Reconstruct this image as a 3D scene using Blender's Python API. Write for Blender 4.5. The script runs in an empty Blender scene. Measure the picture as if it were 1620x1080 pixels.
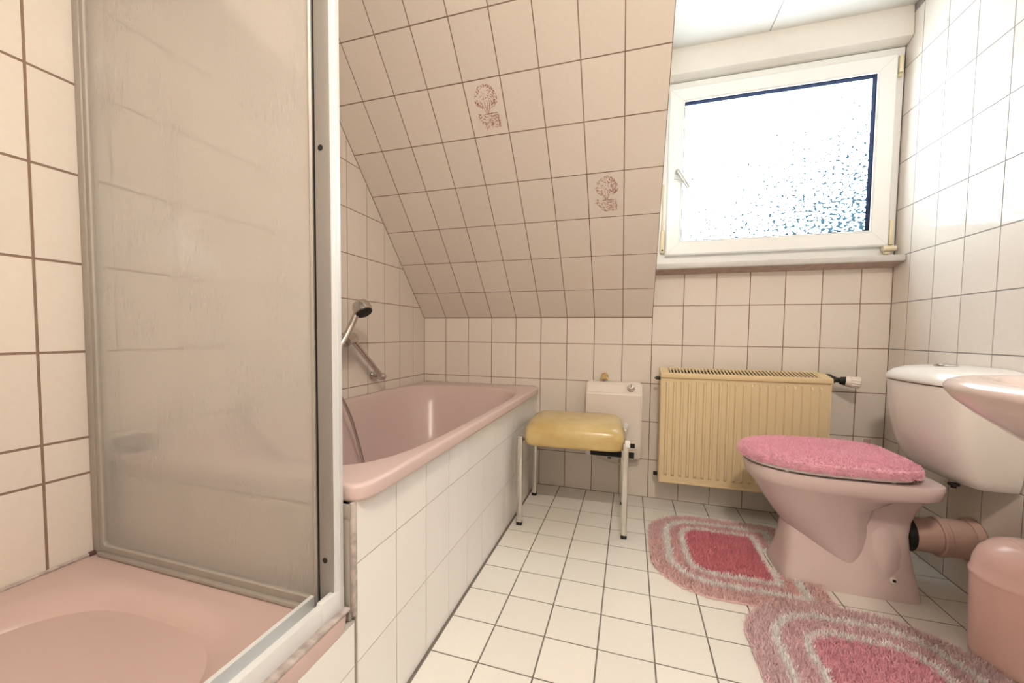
import bpy, bmesh, math, random
from mathutils import Vector, Matrix
random.seed(7)
sc = bpy.context.scene
COL = sc.collection
PI = math.pi

# ------------------------------------------------------------------ camera, light, exposure
cam_d = bpy.data.cameras.new('camera')
cam = bpy.data.objects.new('camera', cam_d); COL.objects.link(cam)
FW = Vector((-0.30696522, 0.95040075, -0.05010749))
RT = Vector((0.95140126, 0.30780064, 0.00971631))
UP = Vector((-0.02465751, 0.04468976, 0.99869657))
M = Matrix((( RT.x, UP.x, -FW.x, 1.20191381), (RT.y, UP.y, -FW.y, -2.2719011), (RT.z, UP.z, -FW.z, 0.85054708), (0, 0, 0, 1)))
cam.matrix_world = M
cam_d.sensor_fit = 'HORIZONTAL'; cam_d.sensor_width = 36.0
cam_d.lens = 652.2008 / 1620 * 36
cam_d.shift_x = (810 - 785.8282) / 1620
cam_d.shift_y = (560.3971 - 540) / 1620
cam_d.clip_start = 0.02; cam_d.clip_end = 60
sc.camera = cam

world = bpy.data.worlds.new('world'); sc.world = world; world.use_nodes = True
world.node_tree.nodes['Background'].inputs[0].default_value = (0.75, 0.85, 1.0, 1)
world.node_tree.nodes['Background'].inputs[1].default_value = 1.0

sc.view_settings.view_transform = 'Standard'
sc.view_settings.look = 'None'
sc.view_settings.gamma = 1.0
sc.view_settings.use_curve_mapping = False
sc.view_settings.exposure = 1.47
sc.cycles.use_denoising = True
sc.cycles.max_bounces = 6; sc.cycles.diffuse_bounces = 4; sc.cycles.glossy_bounces = 3
sc.cycles.use_adaptive_sampling = True; sc.cycles.adaptive_threshold = 0.05
sc.cycles.transmission_bounces = 6
sc.cycles.sample_clamp_indirect = 4.0
sc.cycles.caustics_reflective = False; sc.cycles.caustics_refractive = True; sc.cycles.blur_glossy = 1.0

WINDOW_LIGHT = 3.6      # daylight through the frosted pane
LAMP_LIGHT = 88.0        # warm ceiling lamp behind the camera

# ------------------------------------------------------------------ materials
MATS = {}
def srgb(r, g, b):
    f = lambda c: (c / 255 / 12.92) if c / 255 <= 0.04045 else ((c / 255 + 0.055) / 1.055) ** 2.4
    return (f(r), f(g), f(b), 1)

def mat(name, col, rough=0.4, metal=0.0, spec=0.5, vary=0.0, noise=None, bump=None, coat=0.0, sheen=0.0, trans=0.0, ior=1.45):
    """principled; vary = per-object brightness variation; noise=(scale, second colour, amount); bump=(scale,strength)"""
    m = bpy.data.materials.new(name); m.use_nodes = True
    nt = m.node_tree; b = nt.nodes['Principled BSDF']
    b.inputs['Base Color'].default_value = col
    b.inputs['Roughness'].default_value = rough
    b.inputs['Metallic'].default_value = metal
    b.inputs['Specular IOR Level'].default_value = spec
    b.inputs['Coat Weight'].default_value = coat
    b.inputs['Coat Roughness'].default_value = 0.05
    b.inputs['Sheen Weight'].default_value = sheen
    b.inputs['Transmission Weight'].default_value = trans
    b.inputs['IOR'].default_value = ior
    last = None
    tc = nt.nodes.new('ShaderNodeTexCoord')
    if noise:
        n = nt.nodes.new('ShaderNodeTexNoise'); n.inputs['Scale'].default_value = noise[0]; n.inputs['Detail'].default_value = 4
        nt.links.new(tc.outputs['Object'], n.inputs['Vector'])
        r = nt.nodes.new('ShaderNodeValToRGB'); r.color_ramp.elements[0].position = 0.35; r.color_ramp.elements[1].position = 0.68
        nt.links.new(n.outputs['Fac'], r.inputs['Fac'])
        mu = nt.nodes.new('ShaderNodeMath'); mu.operation = 'MULTIPLY'; mu.inputs[1].default_value = noise[2]
        nt.links.new(r.outputs['Color'], mu.inputs[0])
        mx = nt.nodes.new('ShaderNodeMix'); mx.data_type = 'RGBA'
        mx.inputs['A'].default_value = col; mx.inputs['B'].default_value = noise[1]
        nt.links.new(mu.outputs[0], mx.inputs['Factor'])
        last = mx.outputs['Result']
    if vary:
        oi = nt.nodes.new('ShaderNodeObjectInfo')
        mr = nt.nodes.new('ShaderNodeMapRange'); mr.inputs['To Min'].default_value = 1 - vary; mr.inputs['To Max'].default_value = 1 + vary
        nt.links.new(oi.outputs['Random'], mr.inputs['Value'])
        hs = nt.nodes.new('ShaderNodeHueSaturation'); hs.inputs['Color'].default_value = col
        nt.links.new(mr.outputs['Result'], hs.inputs['Value'])
        if last: nt.links.new(last, hs.inputs['Color'])
        last = hs.outputs['Color']
    if last: nt.links.new(last, b.inputs['Base Color'])
    if bump:
        n = nt.nodes.new('ShaderNodeTexNoise'); n.inputs['Scale'].default_value = bump[0]; n.inputs['Detail'].default_value = 3
        nt.links.new(tc.outputs['Object'], n.inputs['Vector'])
        bp = nt.nodes.new('ShaderNodeBump'); bp.inputs['Strength'].default_value = bump[1]; bp.inputs['Distance'].default_value = 0.01
        nt.links.new(n.outputs['Fac'], bp.inputs['Height']); nt.links.new(bp.outputs['Normal'], b.inputs['Normal'])
    MATS[name] = m
    return m

WALL_TILE = mat('wall_tile_glaze', (0.765, 0.70, 0.635, 1), 0.09, spec=0.36, vary=0.03, noise=(60, (0.735, 0.665, 0.595, 1), 0.5), bump=(9, 0.02))
PANEL_TILE = mat('bath_panel_tile_glaze', (0.83, 0.81, 0.79, 1), 0.16, vary=0.02, bump=(9, 0.02))
FLOOR_TILE = mat('floor_tile_glaze', (0.82, 0.79, 0.735, 1), 0.22, vary=0.025, noise=(90, (0.80, 0.76, 0.70, 1), 0.5), bump=(8, 0.03))
GROUT = mat('wall_grout', (0.25, 0.165, 0.12, 1), 0.9, noise=(40, (0.31, 0.22, 0.165, 1), 0.8))
GROUT_RIGHT = mat('wall_grout_window_lit', (0.27, 0.25, 0.245, 1), 0.9, noise=(40, (0.34, 0.31, 0.29, 1), 0.8))  # wall grout for the right wall, window light mixed into its paler grey
GROUT_LIGHT = mat('panel_grout', (0.50, 0.46, 0.42, 1), 0.9, noise=(25, (0.35, 0.31, 0.27, 1), 0.7))
GROUT_FLOOR = mat('floor_grout', (0.17, 0.15, 0.13, 1), 0.9, noise=(30, (0.24, 0.21, 0.18, 1), 0.7))
PRINT = mat('tile_print_brown', (0.42, 0.17, 0.125, 1), 0.3)
PRINT_LIGHT = mat('tile_print_pale', (0.55, 0.33, 0.26, 1), 0.3)
PLASTER = mat('white_plaster', (0.78, 0.75, 0.69, 1), 0.7, noise=(6, (0.72, 0.67, 0.60, 1), 0.6), bump=(70, 0.05))
CEIL = mat('ceiling_paint', (0.80, 0.78, 0.74, 1), 0.7, noise=(5, (0.74, 0.71, 0.66, 1), 0.5))
PVC = mat('white_pvc', (0.86, 0.855, 0.84, 1), 0.25)
CREAM_PVC = mat('cream_plastic', (0.80, 0.70, 0.50, 1), 0.35)
SILL = mat('grey_white_sill', (0.62, 0.60, 0.57, 1), 0.35, noise=(18, (0.5, 0.48, 0.45, 1), 0.6))
MORTAR = mat('pink_mortar', (0.55, 0.42, 0.36, 1), 0.9, noise=(30, (0.4, 0.3, 0.25, 1), 0.8), bump=(80, 0.4))
GASKET = mat('dark_gasket', (0.01, 0.014, 0.03, 1), 0.9, spec=0.05)
TUB_PINK = mat('bath_pink_enamel', (0.62, 0.48, 0.46, 1), 0.26, spec=0.5)
RIM_PINK = mat('tray_pink_enamel', (0.55, 0.41, 0.375, 1), 0.25, spec=0.5)
WC_PINK = mat('toilet_pink_ceramic', (0.68, 0.545, 0.53, 1), 0.14, spec=0.6)
WC_WHITE = mat('cistern_white_ceramic', (0.80, 0.76, 0.72, 1), 0.16, spec=0.5)
BASIN_PINK = mat('basin_pink_ceramic', (0.74, 0.61, 0.585, 1), 0.12, spec=0.6)
CHROME = mat('chrome', (0.62, 0.60, 0.57, 1), 0.14, 1.0, bump=(25, 0.04))
ALU = mat('aluminium_profile', (0.36, 0.34, 0.32, 1), 0.5, 0.5)
ALU_WHITE = mat('pale_aluminium', (0.80, 0.82, 0.83, 1), 0.45, 0.3)
ALU_DULL = mat('dull_frame_profile', (0.40, 0.37, 0.33, 1), 0.5, 0.3, noise=(40, (0.36, 0.32, 0.28, 1), 0.4))
BLACK = mat('black_plastic', (0.012, 0.011, 0.010, 1), 0.5)
DIRT = mat('dark_silicone', (0.10, 0.05, 0.045, 1), 0.8)
SEAL = mat('grey_silicone', (0.55, 0.48, 0.45, 1), 0.7, noise=(60, (0.30, 0.24, 0.22, 1), 0.8))
VINYL = mat('yellow_vinyl', (0.50, 0.36, 0.14, 1), 0.22, spec=0.5, noise=(7, (0.66, 0.52, 0.27, 1), 0.8), bump=(14, 0.08))
STEEL = mat('stool_steel', (0.66, 0.63, 0.58, 1), 0.24, 1.0)
HEATER = mat('heater_white', (0.80, 0.73, 0.66, 1), 0.38)
CABLE = mat('white_cable', (0.75, 0.66, 0.58, 1), 0.5)
BRASS = mat('brass', (0.60, 0.42, 0.22, 1), 0.35, 0.8)
RAD = mat('radiator_ivory', (0.76, 0.63, 0.40, 1), 0.35, noise=(14, (0.74, 0.60, 0.37, 1), 0.6))
RAD_PALE = mat('radiator_cover_ivory', (0.76, 0.60, 0.36, 1), 0.4)
BIN_PINK = mat('bin_pink_plastic', (0.84, 0.56, 0.50, 1), 0.22, spec=0.5)
PIPE = mat('waste_pipe_plastic', (0.58, 0.40, 0.34, 1), 0.4)
SOAP = mat('grey_plastic', (0.10, 0.095, 0.085, 1), 0.5)
def pile_mat(name, col):
    """fibres that let a little light through"""
    m = bpy.data.materials.new(name); m.use_nodes = True
    nt = m.node_tree; nt.nodes.clear(); N = nt.nodes.new
    out = N('ShaderNodeOutputMaterial'); d = N('ShaderNodeBsdfDiffuse'); t = N('ShaderNodeBsdfTranslucent'); x = N('ShaderNodeMixShader')
    tc = N('ShaderNodeTexCoord'); n = N('ShaderNodeTexNoise'); n.inputs['Scale'].default_value = 45; n.inputs['Detail'].default_value = 3
    nt.links.new(tc.outputs['Object'], n.inputs['Vector'])
    mr = N('ShaderNodeMapRange'); mr.inputs['To Min'].default_value = 0.80; mr.inputs['To Max'].default_value = 1.22
    nt.links.new(n.outputs['Fac'], mr.inputs['Value'])
    hs = N('ShaderNodeHueSaturation'); hs.inputs['Color'].default_value = col; nt.links.new(mr.outputs['Result'], hs.inputs['Value'])
    for q in (d, t): nt.links.new(hs.outputs['Color'], q.inputs['Color'])
    x.inputs[0].default_value = 0.12
    nt.links.new(d.outputs[0], x.inputs[1]); nt.links.new(t.outputs[0], x.inputs[2]); nt.links.new(x.outputs[0], out.inputs['Surface'])
    return m
PILE_OUT = pile_mat('pile_pink', (0.86, 0.62, 0.61, 1))
PILE_MID = pile_mat('pile_rose', (0.85, 0.56, 0.56, 1))
PILE_DEEP = pile_mat('pile_deep_rose', (0.82, 0.33, 0.38, 1))
PILE_CREAM = pile_mat('pile_cream', (0.96, 0.94, 0.91, 1))
PILE_LILAC = pile_mat('pile_lilac_pink', (0.85, 0.65, 0.67, 1))
PILE_LILAC2 = pile_mat('pile_lilac_rose', (0.84, 0.61, 0.63, 1))
PILE_LDEEP = pile_mat('pile_magenta_rose', (0.84, 0.46, 0.52, 1))
PILE_COVER = pile_mat('pile_bright_pink', (0.92, 0.54, 0.63, 1))

def shower_glass(name, veil):
    m = bpy.data.materials.new(name); m.use_nodes = True
    nt = m.node_tree; nt.nodes.clear(); N = nt.nodes.new
    out = N('ShaderNodeOutputMaterial'); tc = N('ShaderNodeTexCoord')
    mp = N('ShaderNodeMapping'); mp.inputs['Scale'].default_value = (150, 150, 55)
    nt.links.new(tc.outputs['Object'], mp.inputs['Vector'])
    v = N('ShaderNodeTexVoronoi'); v.inputs['Scale'].default_value = 1.0
    nt.links.new(mp.outputs['Vector'], v.inputs['Vector'])
    n = N('ShaderNodeTexNoise'); n.inputs['Scale'].default_value = 6; n.inputs['Detail'].default_value = 2
    nt.links.new(tc.outputs['Object'], n.inputs['Vector'])
    r = N('ShaderNodeMapRange'); r.inputs['From Min'].default_value = 0.05; r.inputs['From Max'].default_value = 0.40
    r.inputs['To Min'].default_value = 1; r.inputs['To Max'].default_value = 0
    nt.links.new(v.outputs['Distance'], r.inputs['Value'])
    r2 = N('ShaderNodeMapRange'); r2.inputs['From Min'].default_value = 0.45; r2.inputs['From Max'].default_value = 0.7
    nt.links.new(n.outputs['Fac'], r2.inputs['Value'])
    mu = N('ShaderNodeMath'); mu.operation = 'MULTIPLY'
    nt.links.new(r.outputs[0], mu.inputs[0]); nt.links.new(r2.outputs[0], mu.inputs[1])
    bp = N('ShaderNodeBump'); bp.inputs['Strength'].default_value = 0.9; bp.inputs['Distance'].default_value = 0.003
    nt.links.new(mu.outputs[0], bp.inputs['Height'])
    tr = N('ShaderNodeBsdfTransparent'); tr.inputs['Color'].default_value = (0.95, 0.93, 0.90, 1)
    rf = N('ShaderNodeBsdfRefraction'); rf.inputs['Color'].default_value = (0.97, 0.95, 0.92, 1); rf.inputs['Roughness'].default_value = 0.14; rf.inputs['IOR'].default_value = 1.12
    tl = N('ShaderNodeBsdfTranslucent'); tl.inputs['Color'].default_value = (0.95, 0.925, 0.88, 1)
    df = N('ShaderNodeBsdfDiffuse'); df.inputs['Color'].default_value = (0.95, 0.925, 0.88, 1)
    gl = N('ShaderNodeBsdfGlossy'); gl.inputs['Roughness'].default_value = 0.12
    for q in (gl, rf): nt.links.new(bp.outputs['Normal'], q.inputs['Normal'])
    def mix(a, b, f):
        x = N('ShaderNodeMixShader'); x.inputs[0].default_value = f
        nt.links.new(a.outputs[0], x.inputs[1]); nt.links.new(b.outputs[0], x.inputs[2]); return x
    a = mix(rf, tr, 0.05)
    b = mix(tl, df, 0.6)
    c = mix(a, b, veil)
    d = mix(c, gl, 0.06 if veil else 0.02)
    nt.links.new(d.outputs[0], out.inputs['Surface'])
    return m
SHOWER_GLASS = [shower_glass('frosted_glass_face', 0.5), shower_glass('glass_rear_face', 0.0)]

def daylight_pane():
    """textured window pane with bright daylight behind; the pebbled texture lets a few darker specks through low on the right"""
    m = bpy.data.materials.new('daylight_through_pebbled_glass'); m.use_nodes = True
    nt = m.node_tree; nt.nodes.clear()
    N = nt.nodes.new
    out = N('ShaderNodeOutputMaterial'); em = N('ShaderNodeEmission'); tc = N('ShaderNodeTexCoord')
    mp = N('ShaderNodeMapping'); mp.inputs['Scale'].default_value = (62, 1, 92)
    nt.links.new(tc.outputs['Object'], mp.inputs['Vector'])
    v = N('ShaderNodeTexNoise'); v.inputs['Scale'].default_value = 1.0; v.inputs['Detail'].default_value = 1.5
    nt.links.new(mp.outputs['Vector'], v.inputs['Vector'])
    sp = N('ShaderNodeSeparateXYZ'); nt.links.new(tc.outputs['Object'], sp.inputs[0])
    # threshold falls toward the lower right, where the trees outside show through
    a = N('ShaderNodeMath'); a.operation = 'MULTIPLY_ADD'; a.inputs[1].default_value = -0.21; a.inputs[2].default_value = 0.598
    nt.links.new(sp.outputs['X'], a.inputs[0])
    b2 = N('ShaderNodeMath'); b2.operation = 'MULTIPLY_ADD'; b2.inputs[1].default_value = 0.30
    nt.links.new(sp.outputs['Z'], b2.inputs[0]); nt.links.new(a.outputs[0], b2.inputs[2])
    d = N('ShaderNodeMath'); d.operation = 'SUBTRACT'
    nt.links.new(v.outputs['Fac'], d.inputs[0]); nt.links.new(b2.outputs[0], d.inputs[1])
    r = N('ShaderNodeMapRange'); r.inputs['From Min'].default_value = 0.0; r.inputs['From Max'].default_value = 0.07
    nt.links.new(d.outputs[0], r.inputs['Value'])
    mx = N('ShaderNodeMix'); mx.data_type = 'RGBA'
    k = WINDOW_LIGHT
    mx.inputs['A'].default_value = (0.80 * k, 0.93 * k, 1.0 * k, 1)
    mx.inputs['B'].default_value = (0.05, 0.11, 0.155, 1)
    nt.links.new(r.outputs[0], mx.inputs['Factor'])
    nt.links.new(mx.outputs['Result'], em.inputs['Color']); em.inputs['Strength'].default_value = 1.0
    nt.links.new(em.outputs[0], out.inputs['Surface'])
    return m
DAYLIGHT = daylight_pane()

def emis(name, col, k):
    m = bpy.data.materials.new(name); m.use_nodes = True
    b = m.node_tree.nodes['Principled BSDF']
    b.inputs['Base Color'].default_value = col
    b.inputs['Emission Color'].default_value = col; b.inputs['Emission Strength'].default_value = k
    return m
LAMP_GLOW = emis('lamp_glow', (1.0, 0.885, 0.755, 1), LAMP_LIGHT)

# ------------------------------------------------------------------ object helpers
def link(o): COL.objects.link(o); return o
def tag(o, label=None, cat=None, group=None, kind=None):
    if label: o['label'] = label
    if cat: o['category'] = cat
    if group: o['group'] = group
    if kind: o['kind'] = kind
    return o
def thing(name, loc, label, cat, group=None):
    o = bpy.data.objects.new(name, None); link(o); o.location = loc; o.empty_display_size = 0.05
    return tag(o, label, cat, group)
def make(name, verts, faces, m, parent=None, smooth=None, midx=None, kind=None, label=None):
    """world-space vertices; parented parts are stored relative to their root"""
    off = Vector((0, 0, 0))
    p = parent
    while p is not None: off += Vector(p.location); p = p.parent
    me = bpy.data.meshes.new(name)
    me.from_pydata([tuple(Vector(v) - off) for v in verts], [], faces)
    for q in (m if isinstance(m, (list, tuple)) else [m]): me.materials.append(q)
    if midx: me.polygons.foreach_set('material_index', midx)
    if smooth is not None:
        me.polygons.foreach_set('use_smooth', [True] * len(me.polygons))
        me.set_sharp_from_angle(angle=math.radians(smooth))
    else:
        me.polygons.foreach_set('use_smooth', [False] * len(me.polygons))
    me.update()
    o = link(bpy.data.objects.new(name, me))
    if parent is not None: o.parent = parent
    if kind: o['kind'] = kind
    if label: o['label'] = label
    return o

class MB:
    def __init__(s): s.v = []; s.f = []
    def add(s, v, f):
        n = len(s.v); s.v += [tuple(x) for x in v]; s.f += [tuple(i + n for i in q) for q in f]; return s
    def box(s, x0, x1, y0, y1, z0, z1, bev=0.0, seg=2, rz=0.0, mtx=None):
        bm = bmesh.new(); bmesh.ops.create_cube(bm, size=1)
        bmesh.ops.scale(bm, vec=(abs(x1 - x0), abs(y1 - y0), abs(z1 - z0)), verts=bm.verts)
        if bev: bmesh.ops.bevel(bm, geom=bm.edges[:], offset=bev, segments=seg, affect='EDGES', profile=0.5)
        if rz: bmesh.ops.rotate(bm, matrix=Matrix.Rotation(rz, 3, 'Z'), verts=bm.verts)
        if mtx is not None: bmesh.ops.transform(bm, matrix=mtx, verts=bm.verts)
        c = Vector(((x0 + x1) / 2, (y0 + y1) / 2, (z0 + z1) / 2))
        bm.verts.index_update()
        s.add([v.co + c for v in bm.verts], [[v.index for v in f.verts] for f in bm.faces]); bm.free(); return s
    def tube(s, pts, r, n=12, cap=True):
        pts = [Vector(p) for p in pts]; rs = r if isinstance(r, (list, tuple)) else [r] * len(pts)
        rings = []; prev = None
        for i, p in enumerate(pts):
            t = (pts[min(i + 1, len(pts) - 1)] - pts[max(i - 1, 0)]).normalized()
            if prev is None:
                a = Vector((0, 0, 1)) if abs(t.z) < 0.9 else Vector((1, 0, 0))
                prev = t.cross(a).normalized()
            prev = (prev - t * prev.dot(t)).normalized()
            q = t.cross(prev)
            rings.append([p + (prev * math.cos(2 * PI * k / n) + q * math.sin(2 * PI * k / n)) * rs[i] for k in range(n)])
        return s.loft(rings, cap, cap)
    def loft(s, rings, c0=True, c1=True):
        n = len(rings[0]); v = [p for r in rings for p in r]; f = []
        for i in range(len(rings) - 1):
            for k in range(n):
                a, b = i * n + k, i * n + (k + 1) % n
                f.append((a, b, b + n, a + n))
        if c0: f.append(tuple(range(n - 1, -1, -1)))
        if c1: f.append(tuple((len(rings) - 1) * n + k for k in range(n)))
        return s.add(v, f)
    def lathe(s, prof, c, axis=(0, 0, 1), n=32, c0=True, c1=True):
        """prof: list of (r, h) along the axis from point c"""
        ax = Vector(axis).normalized(); a = Vector((0, 0, 1)) if abs(ax.z) < 0.9 else Vector((1, 0, 0))
        u = ax.cross(a).normalized(); w = ax.cross(u); c = Vector(c)
        return s.loft([[c + ax * h + (u * math.cos(2 * PI * k / n) + w * math.sin(2 * PI * k / n)) * max(r, 1e-5) for k in range(n)] for r, h in prof], c0, c1)
    def prism(s, poly, axis, a, b):
        """poly of 2-D points extruded along the axis x|y|z from a to b"""
        def P(p, t): return {'x': (t, p[0], p[1]), 'y': (p[0], t, p[1]), 'z': (p[0], p[1], t)}[axis]
        n = len(poly); v = [P(p, a) for p in poly] + [P(p, b) for p in poly]
        f = [tuple(range(n - 1, -1, -1)), tuple(range(n, 2 * n))] + [(k, (k + 1) % n, n + (k + 1) % n, n + k) for k in range(n)]
        return s.add(v, f)
    def make(s, name, m, parent=None, smooth=35, **k):
        o = make(name, s.v, s.f, m, parent, smooth, **k)
        bm = bmesh.new(); bm.from_mesh(o.data); bmesh.ops.recalc_face_normals(bm, faces=bm.faces[:]); bm.to_mesh(o.data); bm.free()
        return o

def spw(c, e): return math.copysign(abs(c) ** e, c)
def sring(cx, cy, z, a, b, n, N=72, af=None):
    """superellipse ring; af = half length on the -x side"""
    out = []
    for k in range(N):
        t = 2 * PI * k / N
        x = spw(math.cos(t), 2 / n); y = spw(math.sin(t), 2 / n)
        out.append((cx + x * (af if (af is not None and x < 0) else a), cy + y * b, z))
    return out
def smooth_path(pts, k=8):
    pts = [Vector(p) for p in pts]; out = []
    for i in range(len(pts) - 1):
        p0, p1, p2, p3 = pts[max(i - 1, 0)], pts[i], pts[i + 1], pts[min(i + 2, len(pts) - 1)]
        for j in range(k):
            t = j / k
            out.append(0.5 * ((2 * p1) + (p2 - p0) * t + (2 * p0 - 5 * p1 + 4 * p2 - p3) * t * t + (3 * p1 - p0 - 3 * p2 + p3) * t ** 3))
    out.append(pts[-1]); return out

# ------------------------------------------------------------------ tiles
TILE_CACHE = {}
def clip_poly(poly, hp):
    a, b, c = hp; out = []
    for i in range(len(poly)):
        p, q = poly[i], poly[(i + 1) % len(poly)]
        dp, dq = a * p[0] + b * p[1] - c, a * q[0] + b * q[1] - c
        if dp <= 0: out.append(p)
        if dp * dq < 0:
            t = dp / (dp - dq); out.append((p[0] + (q[0] - p[0]) * t, p[1] + (q[1] - p[1]) * t))
    return out
def poly_area(p): return 0.5 * sum(p[i][0] * p[(i + 1) % len(p)][1] - p[(i + 1) % len(p)][0] * p[i][1] for i in range(len(p)))
def tile_mesh(poly, m):
    key = (m.name, tuple((round(x, 4), round(y, 4)) for x, y in poly))
    if key in TILE_CACHE: return TILE_CACHE[key]
    n = len(poly)
    v = [(x, y, -0.006) for x, y in poly] + [(x, y, 0) for x, y in poly]
    f = [tuple(range(n, 2 * n))] + [(k, (k + 1) % n, n + (k + 1) % n, n + k) for k in range(n)]
    me = bpy.data.meshes.new('tile'); me.from_pydata(v, [], f); me.materials.append(m); me.polygons.foreach_set('use_smooth', [False] * len(me.polygons)); me.update()
    TILE_CACHE[key] = me
    return me
def tiles(wall, origin, U, V, us, vs, m, gap=0.004, clips=(), keep=None, tilt=0.0010):
    U, V = Vector(U), Vector(V); Nn = U.cross(V); O = Vector(origin); res = {}
    for i in range(len(us) - 1):
        for j in range(len(vs) - 1):
            u0, u1, v0, v1 = us[i] + gap / 2, us[i + 1] - gap / 2, vs[j] + gap / 2, vs[j + 1] - gap / 2
            if u1 - u0 < 0.006 or v1 - v0 < 0.006: continue
            if keep and not keep((u0 + u1) / 2, (v0 + v1) / 2): continue
            p = [(u0, v0), (u1, v0), (u1, v1), (u0, v1)]
            for h in clips: 
                if len(p) >= 3: p = clip_poly(p, h)
            if len(p) < 3 or poly_area(p) < 6e-5: continue
            cu, cv = sum(q[0] for q in p) / len(p), sum(q[1] for q in p) / len(p)
            me = tile_mesh([(q[0] - cu, q[1] - cv) for q in p], m)
            o = link(bpy.data.objects.new('tile', me)); o.parent = wall
            R = Matrix(((U.x, V.x, Nn.x), (U.y, V.y, Nn.y), (U.z, V.z, Nn.z))).to_4x4()
            T = Matrix.Rotation(random.gauss(0, tilt), 4, 'X') @ Matrix.Rotation(random.gauss(0, tilt), 4, 'Y')
            o.matrix_local = Matrix.Translation(O + U * cu + V * cv) @ R @ T
            res[(i, j)] = o
    return res
def grid(a, b, first, step):
    """joint positions from a to b with a joint at first and every step"""
    k0 = math.floor((a - first) / step) + 1; out = [a]
    k = k0
    while first + k * step < b - 1e-6:
        if first + k * step > a + 0.004: out.append(first + k * step)
        k += 1
    out.append(b); return out

W, H = 0.1454, 0.2
XR = 2.293            # right wall
YN = -2.95            # wall behind the camera
ZC = 2.23             # ceiling
XD = 1.309            # dormer cheek
XB = 0.706            # bath panel face
SA = math.radians(46.5); SZ = 0.942
REC = 0.0009          # grout lies this far behind the tile faces

def structure(name, mb, m, smooth=None): return mb.make(name, m, None, smooth, kind='structure')

# floor
floor = structure('floor', MB().box(-0.12, XR + 0.12, YN - 0.1, 0.15, -0.1, -REC), GROUT_FLOOR)
tiles(floor, (0, 0, 0), (1, 0, 0), (0, 1, 0), grid(XB + 0.006, XR, 0.847, 0.1456), grid(-2.75, 0, -0.4346, 0.1456), FLOOR_TILE, 0.0044)
# back wall (knee wall and wall under the window)
wall_back = structure('wall_back', MB().box(-0.12, XD, REC, 0.12, 0, 1.05).box(XD, XR + 0.1, REC, 0.12, 0, 1.166), GROUT)
xs = [k * W for k in range(16)] + [XR]
tiles(wall_back, (0, 0, 0), (1, 0, 0), (0, 0, 1), xs[:10], [0, .2, .4, .6, .8, 0.941], WALL_TILE, keep=lambda u, v: u > 0.62 or v > 0.45, clips=((0, -1, 0),))
tiles(wall_back, (0, 0, 0), (1, 0, 0), (0, 0, 1), xs[9:], [0, .2, .4, .6, .8, 1.0, 1.164], WALL_TILE)
# left wall, cut by the roof slope
wall_left = structure('wall_left', MB().box(-0.12, -REC, YN - 0.1, 0.12, 0, ZC + 0.05), GROUT)
ys = grid(-1.64, 0, -0.7193, W)
lclips = ((math.tan(SA), 1, SZ - 0.003), (0, 1, ZC))
tiles(wall_left, (0, 0, 0), (0, 1, 0), (0, 0, 1), ys, [0.545] + [.2 * k for k in range(3, 12)], WALL_TILE, clips=lclips)
tiles(wall_left, (0, 0, 0), (0, 1, 0), (0, 0, 1), grid(-2.75, -1.64, -0.7193, W), [0.30, 0.516] + [.2 * k for k in range(3, 12)], WALL_TILE, 0.0055, clips=lclips)
# right wall
wall_right = structure('wall_right', MB().box(XR + REC, XR + 0.12, YN - 0.1, 0.12, 0, ZC + 0.05), GROUT_RIGHT)
tiles(wall_right, (XR, 0, 0), (0, -1, 0), (0, 0, 1), grid(0.002, 2.72, 0.1121, W), [.2 * k for k in range(12)], WALL_TILE, clips=((0, 1, ZC),))
# sloped roof wall
su, sv = Vector((0, -math.cos(SA), math.sin(SA))), None
TT = (ZC - SZ) / math.sin(SA)
sn = Vector((1, 0, 0)).cross(Vector((0, -math.cos(SA), math.sin(SA))))   # points down into the room
def slope_pt(x, t, n): 
    p = Vector((x, 0, SZ)) + Vector((0, -math.cos(SA), math.sin(SA))) * t + Vector((0, -math.sin(SA), -math.cos(SA))) * n
    return p
sl = MB()
sl.add([slope_pt(x, t, n) for n in (-REC, -0.05) for x, t in ((-0.05, -0.0), (XD, -0.0), (XD, TT + 0.1), (-0.05, TT + 0.1))],
       [(0, 1, 2, 3), (7, 6, 5, 4), (0, 4, 5, 1), (1, 5, 6, 2), (2, 6, 7, 3), (3, 7, 4, 0)])
wall_slope = structure('wall_slope', sl, GROUT)
rows = [0.002, .186, .382, .577, .772, .968, 1.164, 1.360, 1.556, TT]
st = tiles(wall_slope, slope_pt(0, 0, 0), (1, 0, 0), (0, -math.cos(SA), math.sin(SA)), [k * W for k in range(10)], rows, WALL_TILE)
# dormer cheek, ceiling and the room behind the camera
structure('wall_dormer', MB().add([(XD - 0.045, 0.1, SZ), (XD - 0.045, -TT * math.cos(SA), ZC), (XD - 0.045, 0.1, ZC), (XD, 0.1, SZ), (XD, -TT * math.cos(SA), ZC), (XD, 0.1, ZC)],
          [(0, 1, 2), (5, 4, 3), (0, 3, 4, 1), (1, 4, 5, 2), (2, 5, 3, 0)]), PLASTER)
ceiling = structure('ceiling', MB().box(-0.12, XR + 0.12, YN - 0.1, 0.15, ZC + 0.008, ZC + 0.1), DIRT)
yy = 0.02
for (a, b, c, d) in ((XD, 1.769, -1.35, 0.02), (1.7715, XR, -1.35, 0.02), (0, XR, YN, -1.352)):
    MB().box(a, b, c, d, ZC, ZC + 0.012, 0.002).make('ceiling_panel', CEIL, ceiling)
structure('wall_near', MB().box(-0.12, XR + 0.12, YN - 0.1, YN, 0, ZC + 0.05), PLASTER)

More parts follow.
